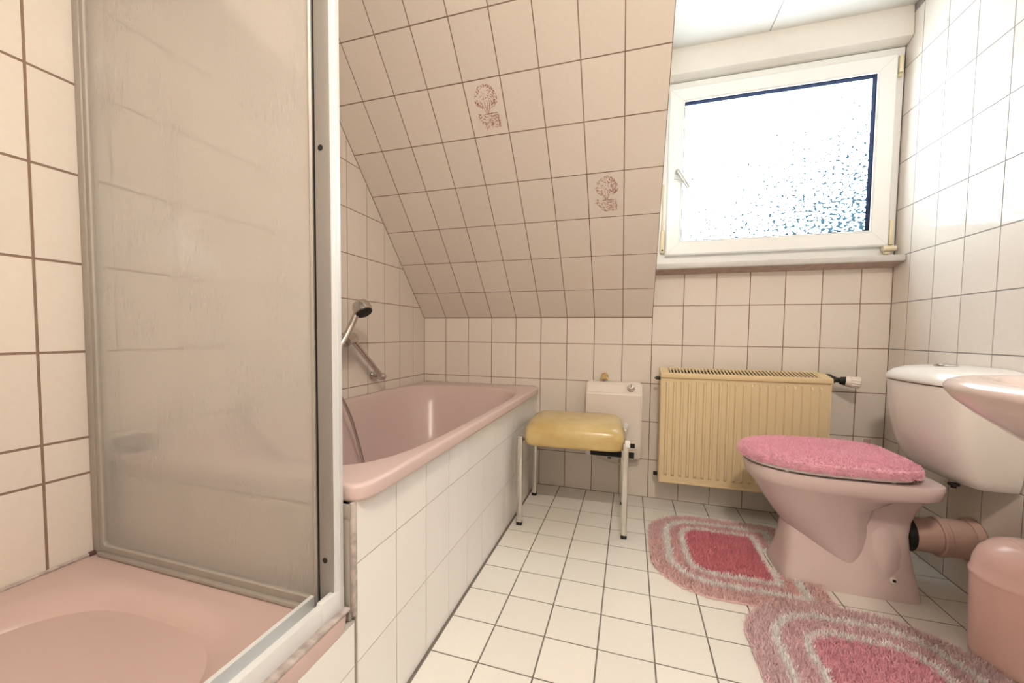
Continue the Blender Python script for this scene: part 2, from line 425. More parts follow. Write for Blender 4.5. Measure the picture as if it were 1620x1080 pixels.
# printed motif on two slope tiles
def tree_print(tile, seed):
    rnd = random.Random(seed)
    mb, pale = MB(), MB()
    z = 0.0004
    def blob(b, x, y, r, el=1.0, ang=0.0):
        n = 6; pts = []
        for k in range(n):
            t = 2 * PI * k / n; rr = r * rnd.uniform(0.6, 1.25)
            px, py = rr * math.cos(t), rr * el * math.sin(t)
            pts.append((x + px * math.cos(ang) - py * math.sin(ang), y + px * math.sin(ang) + py * math.cos(ang), z))
        b.add(pts, [tuple(range(n))])
    def stroke(b, x0, y0, x1, y1, w):
        dx, dy = x1 - x0, y1 - y0; l = math.hypot(dx, dy) or 1; nx, ny = -dy / l * w / 2, dx / l * w / 2
        b.add([(x0 + nx, y0 + ny, z), (x0 - nx, y0 - ny, z), (x1 - nx, y1 - ny, z), (x1 + nx, y1 + ny, z)], [(0, 1, 2, 3)])
    s = 1
    k = 0
    while k < 330:
        x, y = rnd.uniform(-1, 1), rnd.uniform(-1, 1)
        if x * x + y * y > 1: continue
        dens = 0.20 + 0.75 * max(0, x) + 0.40 * (x * x + y * y > 0.60)
        if y < -0.1 and abs(x) < 0.40: dens *= 0.15
        if rnd.random() > dens: continue
        blob(mb if rnd.random() < 0.7 else pale, s * (0.004 + x * 0.045), 0.028 + y * (0.054 if y > 0 else 0.030), rnd.uniform(0.0010, 0.0028), 0.7, rnd.uniform(0, PI)); k += 1
    for dx in (-0.010, -0.003, 0.003, 0.009):
        stroke(mb, s * (0.002 + dx * 0.5), -0.018, s * (0.002 + dx * 1.9), 0.024, 0.0016)
    for i in range(30):
        y = rnd.choice((-0.019, -0.021, -0.027, -0.031)); x = rnd.uniform(-0.018, 0.030)
        stroke(mb if rnd.random() < .6 else pale, s * x, y, s * (x + rnd.uniform(0.006, 0.016)), y + rnd.uniform(-.001, .001), 0.0014)
    for i in range(70):
        x, y = rnd.uniform(-0.012, 0.042), rnd.uniform(-0.070, -0.033)
        stroke(pale, s * x, y, s * (x + rnd.uniform(0.004, 0.012)), y + rnd.uniform(-.002, .002), 0.0016)
    for i in range(26):
        y = rnd.uniform(-0.066, -0.022); stroke(pale, s * (0.040 + rnd.uniform(-.003, .003)), y, s * (0.042 + rnd.uniform(-.003, .003)), y - 0.006, 0.0016)
    for i in range(70):
        t = rnd.random(); x = -0.040 + 0.035 * t + rnd.gauss(0, 0.006); y = -0.020 - 0.045 * t + rnd.gauss(0, 0.007)
        blob(mb if rnd.random() < .55 else pale, s * x, y, rnd.uniform(0.0012, 0.0028), 0.7, rnd.uniform(0, PI))
    for nm, b, m in (('tree_print', mb, PRINT), ('tree_print_shading', pale, PRINT_LIGHT)):
        me = bpy.data.meshes.new(nm); me.from_pydata(b.v, [], b.f); me.materials.append(m); me.update()
        o = link(bpy.data.objects.new(nm, me)); o.parent = tile
for c, r, sd in ((4, 5, 3), (7, 3, 4)):
    t = st[(c, r)]; tree_print(t, sd); t['label'] = 'tile printed with a brown tree above a garden wall'

# tiled bath surround and shower plinth
bath_front = structure('wall_bath_front', MB().box(XB - 0.03, XB - REC, -1.613, 0, 0, 0.525), GROUT_LIGHT)
tiles(bath_front, (XB, 0, 0), (0, 1, 0), (0, 0, 1), grid(-1.611, 0, -1.467, 0.1445), [0.0, .2, .4, .528], PANEL_TILE, 0.0032, tilt=0.0015)
bath_end = structure('wall_bath_end', MB().box(0, XB - 0.03, -1.611, -1.58, 0, 0.525), GROUT)
tiles(bath_end, (0, -1.613, 0), (1, 0, 0), (0, 0, 1), [0.002, .106, .2525, .3995, .547, XB - 0.034], [0.31, .505, .53], WALL_TILE)
plinth = structure('wall_shower_plinth', MB().box(XB - 0.03, XB - REC, -2.46, -1.616, 0, 0.29).box(0, XB - 0.03, -2.46, -2.43, 0, 0.29).box(0, XB - 0.03, -1.64, -1.618, 0, 0.29), GROUT_LIGHT)
tiles(plinth, (XB, 0, 0), (0, 1, 0), (0, 0, 1), grid(-2.46, -1.618, -1.7634, 0.1445), [0.0, .2, .289], PANEL_TILE, 0.0032)

# ------------------------------------------------------------------ window
YF = -0.008
def frame_ring(mb, x0, x1, z0, z1, w, y0, y1, bev=0.004, wb=None):
    """four mitred bars"""
    wb = w if wb is None else wb
    o = [(x0, z0), (x1, z0), (x1, z1), (x0, z1)]; i = [(x0 + w, z0 + wb), (x1 - w, z0 + wb), (x1 - w, z1 - w), (x0 + w, z1 - w)]
    b = bev
    oo = [(x0 + b, z0 + b), (x1 - b, z0 + b), (x1 - b, z1 - b), (x0 + b, z1 - b)]
    ii = [(i[0][0] - b, i[0][1] - b), (i[1][0] + b, i[1][1] - b), (i[2][0] + b, i[2][1] + b), (i[3][0] - b, i[3][1] + b)]
    rings = [[(x, y1, z) for x, z in o], [(x, y0 + b, z) for x, z in o], [(x, y0, z) for x, z in oo], [(x, y0, z) for x, z in ii], [(x, y0 + b, z) for x, z in i], [(x, y1, z) for x, z in i]]
    return mb.loft(rings + [rings[0]], False, False)
win = bpy.data.objects.new('window_1', None); link(win); win.location = (1.81, 0, 1.2); tag(win, 'white plastic window with pebbled glass in the dormer', kind='structure')
frame_ring(MB(), XD + 0.002, XR - 0.003, 1.2, 2.092, 0.062, YF, 0.06).make('window_frame', PVC, win, 30)
sash = frame_ring(MB(), 1.358, 2.255, 1.247, 2.052, 0.066, -0.036, 0.03, 0.006).make('sash', PVC, win, 30)
frame_ring(MB(), 1.4225, 2.1905, 1.3115, 1.9875, 0.005, -0.0345, -0.024, 0.002).make('glazing_bead', PVC, sash, 30)
frame_ring(MB(), 1.4265, 2.1865, 1.3155, 1.9835, 0.0045, -0.030, 0.002, 0.001).make('gasket', GASKET, sash, 30)
# mitre joints and weld lines
for (x0, z0, x1, z1) in ((1.358, 2.052, 1.424, 1.986), (2.255, 2.052, 2.189, 1.986), (2.255, 1.247, 2.189, 1.313), (1.358, 1.247, 1.424, 1.313)):
    mb = MB(); d = Vector((x1 - x0, 0, z1 - z0)); nrm = Vector((-d.z, 0, d.x)).normalized() * 0.0006
    a, b = Vector((x0, -0.0363, z0)) + d * 0.06, Vector((x0, -0.0363, z0)) + d * 0.94
    mb.add([a + nrm, a - nrm, b - nrm, b + nrm, *(p + Vector((0, .0006, 0)) for p in (a + nrm, a - nrm, b - nrm, b + nrm))], [(0, 1, 2, 3), (4, 5, 6, 7)])
    mb.make('mitre_joint', SILL, sash)
pane = MB().box(-0.378, 0.378, -0.003, 0.003, -0.334, 0.334)
po = pane.make('pane', DAYLIGHT, None, None); po.parent = win; po.location = (1.8065 - 1.81, 0.003, 1.6495 - 1.2)
h = MB().box(1.386, 1.412, -0.044, -0.036, 1.615, 1.672, 0.003).make('handle', PVC, sash)
MB().tube([(1.399, -0.036, 1.646), (1.399, -0.066, 1.646), (1.404, -0.076, 1.640), (1.452, -0.078, 1.556)], [0.010, 0.009, 0.0105, 0.009], 10).make('lever', CHROME, h)
MB().box(1.334, 1.354, -0.030, YF, 1.262, 1.372, 0.004).tube([(1.341, -0.022, 1.37), (1.341, -0.022, 1.60)], 0.004, 8).make('hinge_cover', CREAM_PVC, win)
MB().lathe([(0.0, 0), (.004, 0), (.004, .003), (0, .003)], (1.344, -0.030, 1.275), (0, -1, 0), 10).make('screw', BLACK, win)
MB().box(2.258, 2.274, -0.030, YF, 1.252, 1.36, 0.004).make('hinge_cover', CREAM_PVC, win)
MB().tube([(2.236, -0.030, 1.236), (2.282, -0.030, 1.236)], 0.0125, 12).box(2.247, 2.268, -0.028, YF, 1.212, 1.236, 0.003).make('corner_hinge', CREAM_PVC, win)
MB().tube([(2.268, -0.026, 1.975), (2.268, -0.026, 2.045)], 0.008, 10).box(2.262, 2.278, -0.022, YF, 1.962, 2.05, 0.002).make('scissor_hinge', CREAM_PVC, win)
# shutter casing above, sill below
mb = MB(); mb.prism([(0.06, 2.094), (-0.022, 2.094), (-0.054, 2.108), (-0.056, 2.115), (-0.050, ZC), (0.06, ZC)], 'x', XD, XR - 0.002)
structure('trim_1', mb, PLASTER, 20)
sill = structure('trim_2', MB().box(XD - 0.002, XR - 0.003, -0.091, 0.06, 1.173, 1.199, 0.003), SILL, 30)
mb = MB(); mb.prism([(0, 1.156), (-0.018, 1.158), (-0.075, 1.174), (0, 1.174)], 'x', XD, XR - 0.004); mb.make('mortar', MORTAR, sill, 20)

# ------------------------------------------------------------------ bathtub
tub = thing('bathtub', (0.36, -0.81, 0.0), 'old pink built-in bathtub behind the shower screen', 'bathtub')
cx, cy = 0.3635, -0.8105
ax, ay = 0.3635, 0.8095
R = []
# rolled outer lip, flat rim, then down into the bowl (outer shapes nearly square)
for z, d in ((0.522, .004), (0.526, .0006), (0.530, 0), (0.549, 0), (0.5532, .0014), (0.5557, .0045), (0.5566, .0085), (0.5567, .0115)):
    R.append(sring(cx, cy, z, ax - d, ay - d, 26, 128))
R.append(sring(0.352, -0.845, 0.5562, 0.346, 0.704, 5.3, 128))
R.append(sring(0.352, -0.845, 0.5555, 0.342, 0.700, 5.2, 128))
R.append(sring(0.352, -0.847, 0.5525, 0.337, 0.692, 5.0, 128))
R.append(sring(0.352, -0.849, 0.540, 0.331, 0.684, 4.6, 128))
R.append(sring(0.352, -0.855, 0.45, 0.315, 0.66, 4.2, 128))
R.append(sring(0.352, -0.865, 0.30, 0.292, 0.62, 3.8, 128))
R.append(sring(0.352, -0.88, 0.19, 0.262, 0.57, 3.4, 128))
R.append(sring(0.352, -0.89, 0.155, 0.21, 0.50, 3.0, 128))
R.append(sring(0.352, -0.90, 0.148, 0.10, 0.30, 2.5, 128))
MB().loft(R, False, True).make('tub_body', TUB_PINK, tub, 50)
MB().lathe([(0, 0), (.026, 0), (.028, .003), (.012, .004), (0, .004)], (0.352, -0.52, 0.150)).make('drain', CHROME, tub)
# silicone joint along the back wall
MB().tube([(0.01, -0.004, 0.556), (0.70, -0.004, 0.556)], 0.0045, 8).make('sealant', SEAL, tub)
# grey edge strip at the end of the tub beside the screen
MB().box(0.655, 0.7, -1.626, -1.614, 0.292, 0.523, 0.002).box(0.655, 0.702, -1.628, -1.612, 0.495, 0.523, 0.002).make('end_strip', ALU_DULL, tub)
MB().box(0.699, 0.7075, -1.622, -1.610, 0.30, 0.524, 0.002).make('corner_sealant', SEAL, tub)

# hand shower and its slanted rail
def cyl(a, b, r, n=16): return MB().tube([a, b], r, n)
rail = thing('shower_rail', (0.0, -0.64, 0.62), 'slanted chrome shower rail on the tiled wall above the bathtub', 'shower rail')
A, B = Vector((0.055, -0.545, 0.640)), Vector((0.055, -0.765, 0.822))
MB().tube([A, B], 0.0128, 16).make('bar', CHROME, rail)
MB().lathe([(0.0, 0), (.022, 0), (.022, .006), (.013, .012), (.012, .03), (.017, .042), (.020, .055), (.017, .068), (0.008, .075), (0, .076)], (0.0, -0.540, 0.637), (1, 0, 0), 20).make('wall_mount', CHROME, rail)
MB().lathe([(0.0, 0), (.022, 0), (.022, .006), (.013, .012), (.012, .04), (.020, .05), (.021, .062), (.015, .075), (0, .078)], (0.0, -0.770, 0.826), (1, 0, 0), 20).make('wall_mount', CHROME, rail)
MB().tube(smooth_path([(0.060, -0.762, 0.826), (0.078, -0.80, 0.826), (0.088, -0.855, 0.814)], 4), [0.024] * 4 + [0.026] * 5, 16).make('holder', CHROME, rail)
hs = thing('hand_shower', (0.10, -0.86, 0.80), 'chrome hand shower with round head and ribbed hose, in the wall holder', 'hand shower')
MB().tube(smooth_path([(0.082, -0.925, 0.745), (0.090, -0.875, 0.805), (0.105, -0.84, 0.87), (0.122, -0.824, 0.925), (0.132, -0.818, 0.95)], 6),
          [0.010 + 0.004 * math.sin(i / 24 * PI) for i in range(25)], 16).make('handle', CHROME, hs)
hd = Vector((0.55, -0.12, -0.80)).normalized(); hc = Vector((0.128, -0.805, 0.966))
MB().lathe([(0.0, -.016), (.018, -.014), (.032, -.005), (.038, .007), (.039, .030), (.038, .038), (.035, .041), (0, .041)], hc, hd, 28).make('head', CHROME, hs)
MB().lathe([(0.0, .0415), (.034, .0415), (.033, .045), (0, .046)], hc, hd, 28).make('spray_face', BLACK, hs)
hose = smooth_path([(0.082, -0.925, 0.745), (0.075, -0.975, 0.69), (0.085, -0.955, 0.635), (0.10, -0.893, 0.584), (0.11, -0.855, 0.51), (0.115, -0.825, 0.43), (0.125, -0.79, 0.30), (0.14, -0.78, 0.20), (0.17, -0.84, 0.168), (0.16, -0.98, 0.165), (0.105, -1.06, 0.23), (0.075, -1.18, 0.42), (0.045, -1.27, 0.56), (0.040, -1.285, 0.60)], 22)
rr = [0.0062 if i % 2 else 0.0074 for i in range(len(hose))]
MB().tube(hose, rr, 10).make('hose', CHROME, hs, 80)
MB().lathe([(0, 0), (.020, 0), (.020, .005), (.011, .009), (.011, .03), (.013, .034), (.013, .050), (0, .052)], (0.0, -1.285, 0.615), (1, 0, 0), 16).tube([(0.040, -1.285, 0.62), (0.040, -1.285, 0.592)], 0.010, 12).make('hose_elbow', CHROME, hs)
# grey soap tray on the rim corner behind the screen
sd = thing('soap_tray', (0.05, -1.585, 0.557), 'dark grey soap tray on the bathtub rim, blurred behind shower glass', 'soap tray')
MB().box(0.008, 0.085, -1.612, -1.555, 0.558, 0.582, 0.006).make('tray_base', SOAP, sd)
frame_ring(MB(), 0, 0.081, 0, 0.06, 0.006, -0.003, 0.005, 0.001).make('tray_lip', SOAP, sd)
for o in sd.children:
    if o.name.startswith('tray_lip'):
        o.rotation_euler = (-PI / 2, 0, 0); o.location = (-0.044, -0.03, 0.028)
        for v in o.data.vertices: v.co += Vector(sd.location)

# ------------------------------------------------------------------ shower tray and screen
ZT = 0.320
tray = thing('shower_tray', (0.35, -2.03, 0.29), 'pink enamel shower tray in the near corner', 'shower tray')
tcx, tcy = 0.354, -2.035
R = [sring(tcx, tcy, 0.289, 0.352, 0.407, 30, 96), sring(tcx, tcy, 0.312, 0.354, 0.409, 30, 96), sring(tcx, tcy, ZT, 0.350, 0.405, 28, 96),
     sring(0.345, -2.04, ZT - 0.001, 0.290, 0.345, 5.0, 96), sring(0.345, -2.04, ZT - 0.006, 0.272, 0.325, 3.6, 96), sring(0.345, -2.04, ZT - 0.03, 0.252, 0.302, 3.2, 96),
     sring(0.345, -2.04, ZT - 0.075, 0.225, 0.272, 2.9, 96), sring(0.345, -2.04, ZT - 0.105, 0.185, 0.228, 2.7, 96), sring(0.345, -2.04, ZT - 0.116, 0.10, 0.12, 2.4, 96)]
MB().loft(R, True, True).make('tray_body', RIM_PINK, tray, 50)
MB().lathe([(0, 0), (.03, 0), (.032, .003), (.01, .005), (0, .005)], (0.345, -2.04, ZT - 0.1155)).make('drain', CHROME, tray)
MB().tube(smooth_path([(0.004, -2.42, ZT + .002), (0.004, -1.9, ZT + .002), (0.005, -1.70, ZT + .003), (0.006, -1.655, ZT + .004)], 6), 0.004, 8).make('sealant', SEAL, tray)
MB().tube([(0.006, -1.668, ZT + .004), (0.010, -1.652, ZT + .005)], 0.006, 8).make('mould_patch', DIRT, tray)
MB().box(0.688, 0.706, -2.44, -1.63, ZT - 0.001, ZT + 0.006, 0.003).make('edge_sealant', SEAL, tray)

scr = thing('shower_screen', (0.35, -1.645, ZT), 'aluminium framed shower screen with drop-textured frosted glass', 'shower screen')
ZTOP = 1.93
MB().box(0.000, 0.022, -1.658, -1.628, ZT, ZTOP, 0.003).make('wall_profile', ALU_DULL, scr)
# fixed side panel: frame with rounded corners, then the pane
def rrect(x0, x1, z0, z1, r, n=6):
    out = []
    for cx_, cz_, a0 in ((x1 - r, z0 + r, -PI / 2), (x1 - r, z1 - r, 0), (x0 + r, z1 - r, PI / 2), (x0 + r, z0 + r, PI)):
        for k in range(n + 1): 
            a = a0 + PI / 2 * k / n; out.append((cx_ + r * math.cos(a), cz_ + r * math.sin(a)))
    return out
o, i = rrect(0.020, 0.648, ZT + 0.002, ZTOP, 0.003), rrect(0.036, 0.640, ZT + 0.026, ZTOP - 0.03, 0.010)
rg = [[(x, -1.636, z) for x, z in o], [(x, -1.652, z) for x, z in o], [(x, -1.655, z) for x, z in rrect(0.023, 0.645, ZT + .005, ZTOP - .003, .003)], [(x, -1.655, z) for x, z in rrect(0.0335, 0.6425, ZT + .0235, ZTOP - .0275, .011)], [(x, -1.652, z) for x, z in i], [(x, -1.636, z) for x, z in i]]
fr = MB().loft(rg + [rg[0]], False, False).make('panel_frame', ALU_DULL, scr, 30)
MB().box(0.03, 0.646, -1.6475, -1.6435, ZT + 0.015, ZTOP - 0.02).make('glass_pane', SHOWER_GLASS, fr, None)
for q in fr.children[0].data.polygons: q.material_index = 0 if q.normal.y < -0.5 else 1
MB().box(0.026, 0.640, -1.664, -1.654, ZT + 0.001, ZT + 0.010, 0.002).make('drip_strip', ALU_DULL, fr)
post = MB().box(0.657, 0.690, -1.6565, -1.629, ZT + 0.004, ZTOP, 0.003).make('corner_post', ALU, scr)
MB().box(0.6885, 0.6915, -1.655, -1.6305, ZT + 0.004, ZTOP, 0.001).box(0.6905, 0.6930, -1.644, -1.6405, ZT + 0.004, ZTOP, 0.001).make('post_lit_face', ALU_WHITE, post)  # pale strips paint the window light on this side of the post
MB().box(0.6465, 0.6575, -1.649, -1.636, ZT + 0.004, ZTOP).make('channel', BLACK, post)
for z in (0.425, 1.177, 1.80): MB().lathe([(0, 0), (.0052, 0), (.0052, .0012), (0, .0012)], (0.6705, -1.6562, z), (0, -1, 0), 16).make('hole_plug', BLACK, post)
for z in (0.47, 1.01, 1.62): MB().lathe([(0, 0), (.0034, 0), (.003, .0018), (0, .002)], (0.022, -1.6435, z), (1, -0.0, 0), 12).make('screw', BLACK, scr)
# sliding track along the open side
tk = MB()
tk.prism([(0.640, ZT + .001), (0.690, ZT + .001), (0.690, ZT + .038), (0.680, ZT + .040), (0.680, ZT + .012), (0.672, ZT + .012), (0.672, ZT + .030), (0.668, ZT + .030), (0.668, ZT + .010), (0.648, ZT + .010), (0.648, ZT + .034), (0.640, ZT + .034)], 'y', -2.43, -1.66)
tk.make('bottom_track', ALU_WHITE, scr, 30)
MB().box(0.6785, 0.6925, -1.690, -1.6295, ZT + .002, ZT + .046, 0.003).make('track_end_cap', ALU_WHITE, scr)
MB().box(0.644, 0.690, -2.43, -1.63, ZTOP, ZTOP + 0.05, 0.004).make('top_track', ALU_WHITE, scr)
MB().box(0.0, 0.66, -1.655, -1.632, ZTOP - 0.002, ZTOP + 0.03, 0.003).make('top_rail', ALU, scr)
MB().box(0.650, 0.690, -2.452, -2.425, ZT + .004, ZTOP + 0.05, 0.003).make('end_post', ALU, scr)

# ------------------------------------------------------------------ radiator
rad = thing('radiator', (1.70, -0.09, 0.14), 'ivory fluted panel radiator on the wall under the window', 'radiator')
x0, x1, z0, z1, yf = 1.352, 2.034, 0.142, 0.646, -0.142
nf = 20; pitch = (x1 - x0 - 0.03) / nf
mb = MB(); cols = []
prof = [(0.0, 0), (0.16, 0), (0.26, 1), (0.48, 1), (0.58, 0)]
for k in range(nf):
    for (t, d) in prof: cols.append((x0 + 0.015 + (k + t) * pitch, d))
cols = [(x0, 0)] + cols + [(x1, 0)]
levels = [(z0, 0), (z0 + 0.028, 0), (z0 + 0.040, 1), (z1 - 0.026, 1), (z1 - 0.014, 0), (z1 + .01, 0)]
dep = 0.0105
v = [(x, yf + 0.004 - d * l * dep, z) for z, l in levels for x, d in cols]
nc = len(cols); f = [(j * nc + i, j * nc + i + 1, (j + 1) * nc + i + 1, (j + 1) * nc + i) for j in range(len(levels) - 1) for i in range(nc - 1)]
mb.add(v, f); mb.make('front_panel', RAD, rad, 25)
MB().box(x0 + .002, x1 - .002, yf + 0.007, yf + 0.016, z0 + .002, z1 + 0.008).make('water_chamber', RAD, rad)
MB().box(x0, x1, -0.052, -0.036, z0, z1 + 0.01, 0.004).make('back_panel', RAD, rad)
for xa in (x0 - 0.003, x1 - 0.004): MB().box(xa, xa + 0.007, yf + 0.001, -0.034, z0 + 0.004, z1 + 0.02, 0.002).make('side_panel', RAD_PALE, rad)
MB().box(x0, x1, yf - 0.001, yf + 0.012, z0 - 0.006, z0 + 0.004, 0.003).make('bottom_edge', RAD_PALE, rad)
# top cover with slots
zc0, zc1 = z1 + 0.001, z1 + 0.026
def lift(o):
    for v_ in o.data.vertices:
        y_ = v_.co.y + rad.location.y; z_ = v_.co.z + rad.location.z
        if z_ > zc0 + 0.004: v_.co.z += max(0, y_ - yf) / 0.105 * 0.020

MB().box(x0 - 0.006, x1 + 0.006, yf - 0.007, yf + 0.008, zc0, zc1, 0.005).box(x0 - 0.006, x1 + 0.006, -0.044, -0.032, zc0, zc1 - .002, 0.004) \
    .box(x0 - 0.006, x0 + 0.034, yf, -0.034, zc1 - 0.010, zc1 - 0.001, 0.003).box(x1 - 0.034, x1 + 0.006, yf, -0.034, zc1 - 0.010, zc1 - 0.001, 0.003) \
    .box(x0 - 0.006, x0 + 0.0, yf, -0.034, zc0, zc1 - 0.001, 0.002).box(x1, x1 + 0.006, yf, -0.034, zc0, zc1 - 0.001, 0.002).make('top_cover', RAD_PALE, rad)
lift([o for o in rad.children if o.name.startswith('top_cover')][0])
mb = MB(); ns = 42
for k in range(ns):
    x = x0 + 0.034 + (x1 - x0 - 0.068) * (k + 0.5) / ns
    mb.box(x - 0.0029, x + 0.0029, yf + 0.004, -0.040, zc1 - 0.006, zc1 - 0.001, 0.0)
lift(mb.make('grille_bars', RAD_PALE, rad))
MB().box(x0 + 0.01, x1 - 0.01, yf + 0.018, -0.054, z0 + 0.05, zc1 - 0.010).make('slot_shade_block', BLACK, rad)  # black block set under the bars, stands in for shade in the slots
lift([o for o in rad.children if o.name.startswith('slot_shade_block')][0])
for xa in (x0 + 0.05, x1 - 0.08): MB().box(xa, xa + 0.03, -0.036, 0.0, 0.2, 0.6).make('wall_bracket', RAD_PALE, rad)
MB().box(x0 - 0.022, x0 - 0.002, -0.066, -0.050, 0.142, 0.160, 0.003).make('drain_plug', BLACK, rad)
MB().tube([(x0 - 0.024, -0.095, 0.640), (x0 - 0.002, -0.095, 0.640)], 0.008, 10).tube([(x0 - 0.030, -0.095, 0.640), (x0 - 0.024, -0.095, 0.640)], 0.004, 8).make('air_vent', BLACK, rad)
val = thing('thermostat_valve', (2.10, -0.085, 0.655), 'white ribbed thermostat head with dark fitting on the radiator', 'radiator valve')
MB().tube([(x1 + 0.006, -0.085, 0.664), (2.090, -0.086, 0.660)], [0.011, 0.011], 12).tube([(2.050, -0.085, 0.663), (2.066, -0.085, 0.661)], 0.017, 6).tube([(2.066, -0.085, 0.662), (2.066, -0.03, 0.672)], 0.011, 12).tube([(2.066, -0.030, 0.672), (2.066, 0.0, 0.672)], 0.009, 10).make('fitting', BLACK, val)
vd = Vector((0.93, -0.34, -0.10)).normalized(); vc = Vector((2.084, -0.088, 0.660))
MB().tube([vc, vc + vd * 0.022], [0.016, 0.020], 16).make('collar', BLACK, val)
MB().lathe([(0, .020), (.021, .020), (.0235, .024), (.0235, .036), (.021, .040), (0, .040)], vc, vd, 24).make('ring', HEATER, val)
hb = MB(); n = 48; rings = []
for hgt, r0, amp in ((.038, .0205, 0), (.041, .0225, .0014), (.062, .0245, .0014), (.069, .022, .0010), (.071, .015, 0)):
    a = Vector((0, 0, 1)); u = vd.cross(a).normalized(); w = vd.cross(u)
    rings.append([vc + vd * hgt + (u * math.cos(2 * PI * k / n) + w * math.sin(2 * PI * k / n)) * (r0 + amp * (1 if k % 4 < 2 else -1)) for k in range(n)])
hb.loft(rings).make('head', HEATER, val, 25)
MB().tube([(2.232, -0.012, 0.392), (2.232, -0.012, 0.20), (2.232, -0.012, 0.02)], 0.007, 10).box(2.220, 2.226, -0.012, 0, .375, .392).make('riser_pipe', PIPE, None).name = 'riser_pipe'
tag(bpy.data.objects['riser_pipe'], 'thin beige riser pipe on the back wall beside the corner', 'pipe')

# ------------------------------------------------------------------ small electric heater on the back wall
ht = thing('fan_heater', (1.127, -0.05, 0.225), 'white electric fan heater on the back wall behind the stool', 'heater')
hx0, hx1 = 0.990, 1.266
bm = bmesh.new()
pr = [(-0.001, 0.216), (-0.070, 0.212), (-0.097, 0.262), (-0.100, 0.300), (-0.100, 0.552), (-0.064, 0.602), (-0.050, 0.606), (-0.001, 0.606)]
vs_ = [[bm.verts.new((x, a, b)) for a, b in pr] for x in (hx0, hx1)]
bm.faces.new(vs_[0]); bm.faces.new(vs_[1][::-1])
for k in range(len(pr)): bm.faces.new((vs_[0][k], vs_[1][k], vs_[1][(k + 1) % len(pr)], vs_[0][(k + 1) % len(pr)]))
bmesh.ops.recalc_face_normals(bm, faces=bm.faces[:])
bmesh.ops.bevel(bm, geom=bm.edges[:], offset=0.007, segments=3, affect='EDGES')
bm.verts.index_update()
MB().add([v.co for v in bm.verts], [[v.index for v in f.verts] for f in bm.faces]).make('case', HEATER, ht, 25); bm.free()
# outlet in the slanted lower face
oa = Matrix.Translation((0, 0, 0)) @ Matrix.Rotation(math.radians(-30), 4, 'X')
gr = MB().box(1.018, 1.236, -0.0885, -0.0805, 0.218, 0.258, 0.001, mtx=Matrix.Rotation(math.radians(30), 4, 'X')).make('outlet_grille', BLACK, ht)
MB().box(1.216, 1.238, -0.1025, -0.098, 0.280, 0.302, 0.001).make('rocker_switch', BLACK, ht)
MB().box(1.104, 1.124, -0.062, -0.046, 0.203, 0.216, 0.002).make('foot', BLACK, ht)
kd = Vector((0, -0.80, 0.60)); kc = Vector((1.212, -0.081, 0.578))
MB().lathe([(0, -.004), (.019, -.004), (.020, .002), (.017, .006), (.0165, .018), (.014, .021), (0, .021)], kc, kd, 24).make('knob', CHROME, ht)
MB().box(-0.0012 + kc.x, 0.0012 + kc.x, kc.y + kd.y * .022 - .001, kc.y + kd.y * .022 + .001, kc.z + kd.z * .022 - .010, kc.z + kd.z * .022 + .010).make('knob_marker', BLACK, ht)
MB().tube(smooth_path([(1.255, -0.03, 0.30), (1.272, -0.035, 0.262), (1.262, -0.035, 0.215), (1.225, -0.03, 0.182), (1.15, -0.022, 0.168), (1.07, -0.02, 0.183), (1.02, -0.022, 0.215), (1.005, -0.022, 0.24)], 8), 0.0032, 8).make('cable', CABLE, ht)
bf = thing('brass_fitting', (1.075, -0.03, 0.61), 'small brass pipe fitting on the wall above the fan heater', 'pipe fitting')
MB().lathe([(0, 0), (.017, 0), (.017, .004), (.011, .008), (.010, .03), (.014, .034), (.014, .046), (0, .046)], (1.078, 0, 0.632), (0, -1, 0), 16).make('spout', BRASS, bf)
MB().tube([(1.078, -0.036, 0.63), (1.060, -0.036, 0.612)], 0.009, 10).tube([(1.078, -0.036, 0.634), (1.098, -0.036, 0.616)], 0.008, 10).make('elbow', BRASS, bf)

# ------------------------------------------------------------------ stool
st_ = thing('stool', (0.966, -0.33, 0.0), 'small stool with yellow vinyl seat and chrome legs beside the bathtub', 'stool')
LG = [(0.750, -0.520), (1.196, -0.497), (0.738, -0.166), (1.186, -0.140)]
sx = Vector((LG[1][0] - LG[0][0], LG[1][1] - LG[0][1], 0)); ang = math.atan2(sx.y, sx.x)
for (x, y) in LG:
    g = MB().box(x - 0.0112, x + 0.0112, y - 0.0112, y + 0.0112, 0.012, 0.400, 0.002, rz=ang).make('leg', STEEL, st_)
    MB().box(x - 0.0125, x + 0.0125, y - 0.0125, y + 0.0125, 0.0, 0.014, 0.002, rz=ang).make('foot_cap', BLACK, g)
for a, b in ((2, 3), (0, 2), (1, 3)):
    MB().tube([(LG[a][0], LG[a][1], 0.372), (LG[b][0], LG[b][1], 0.372)], 0.008, 8).make('seat_rail', STEEL, st_)
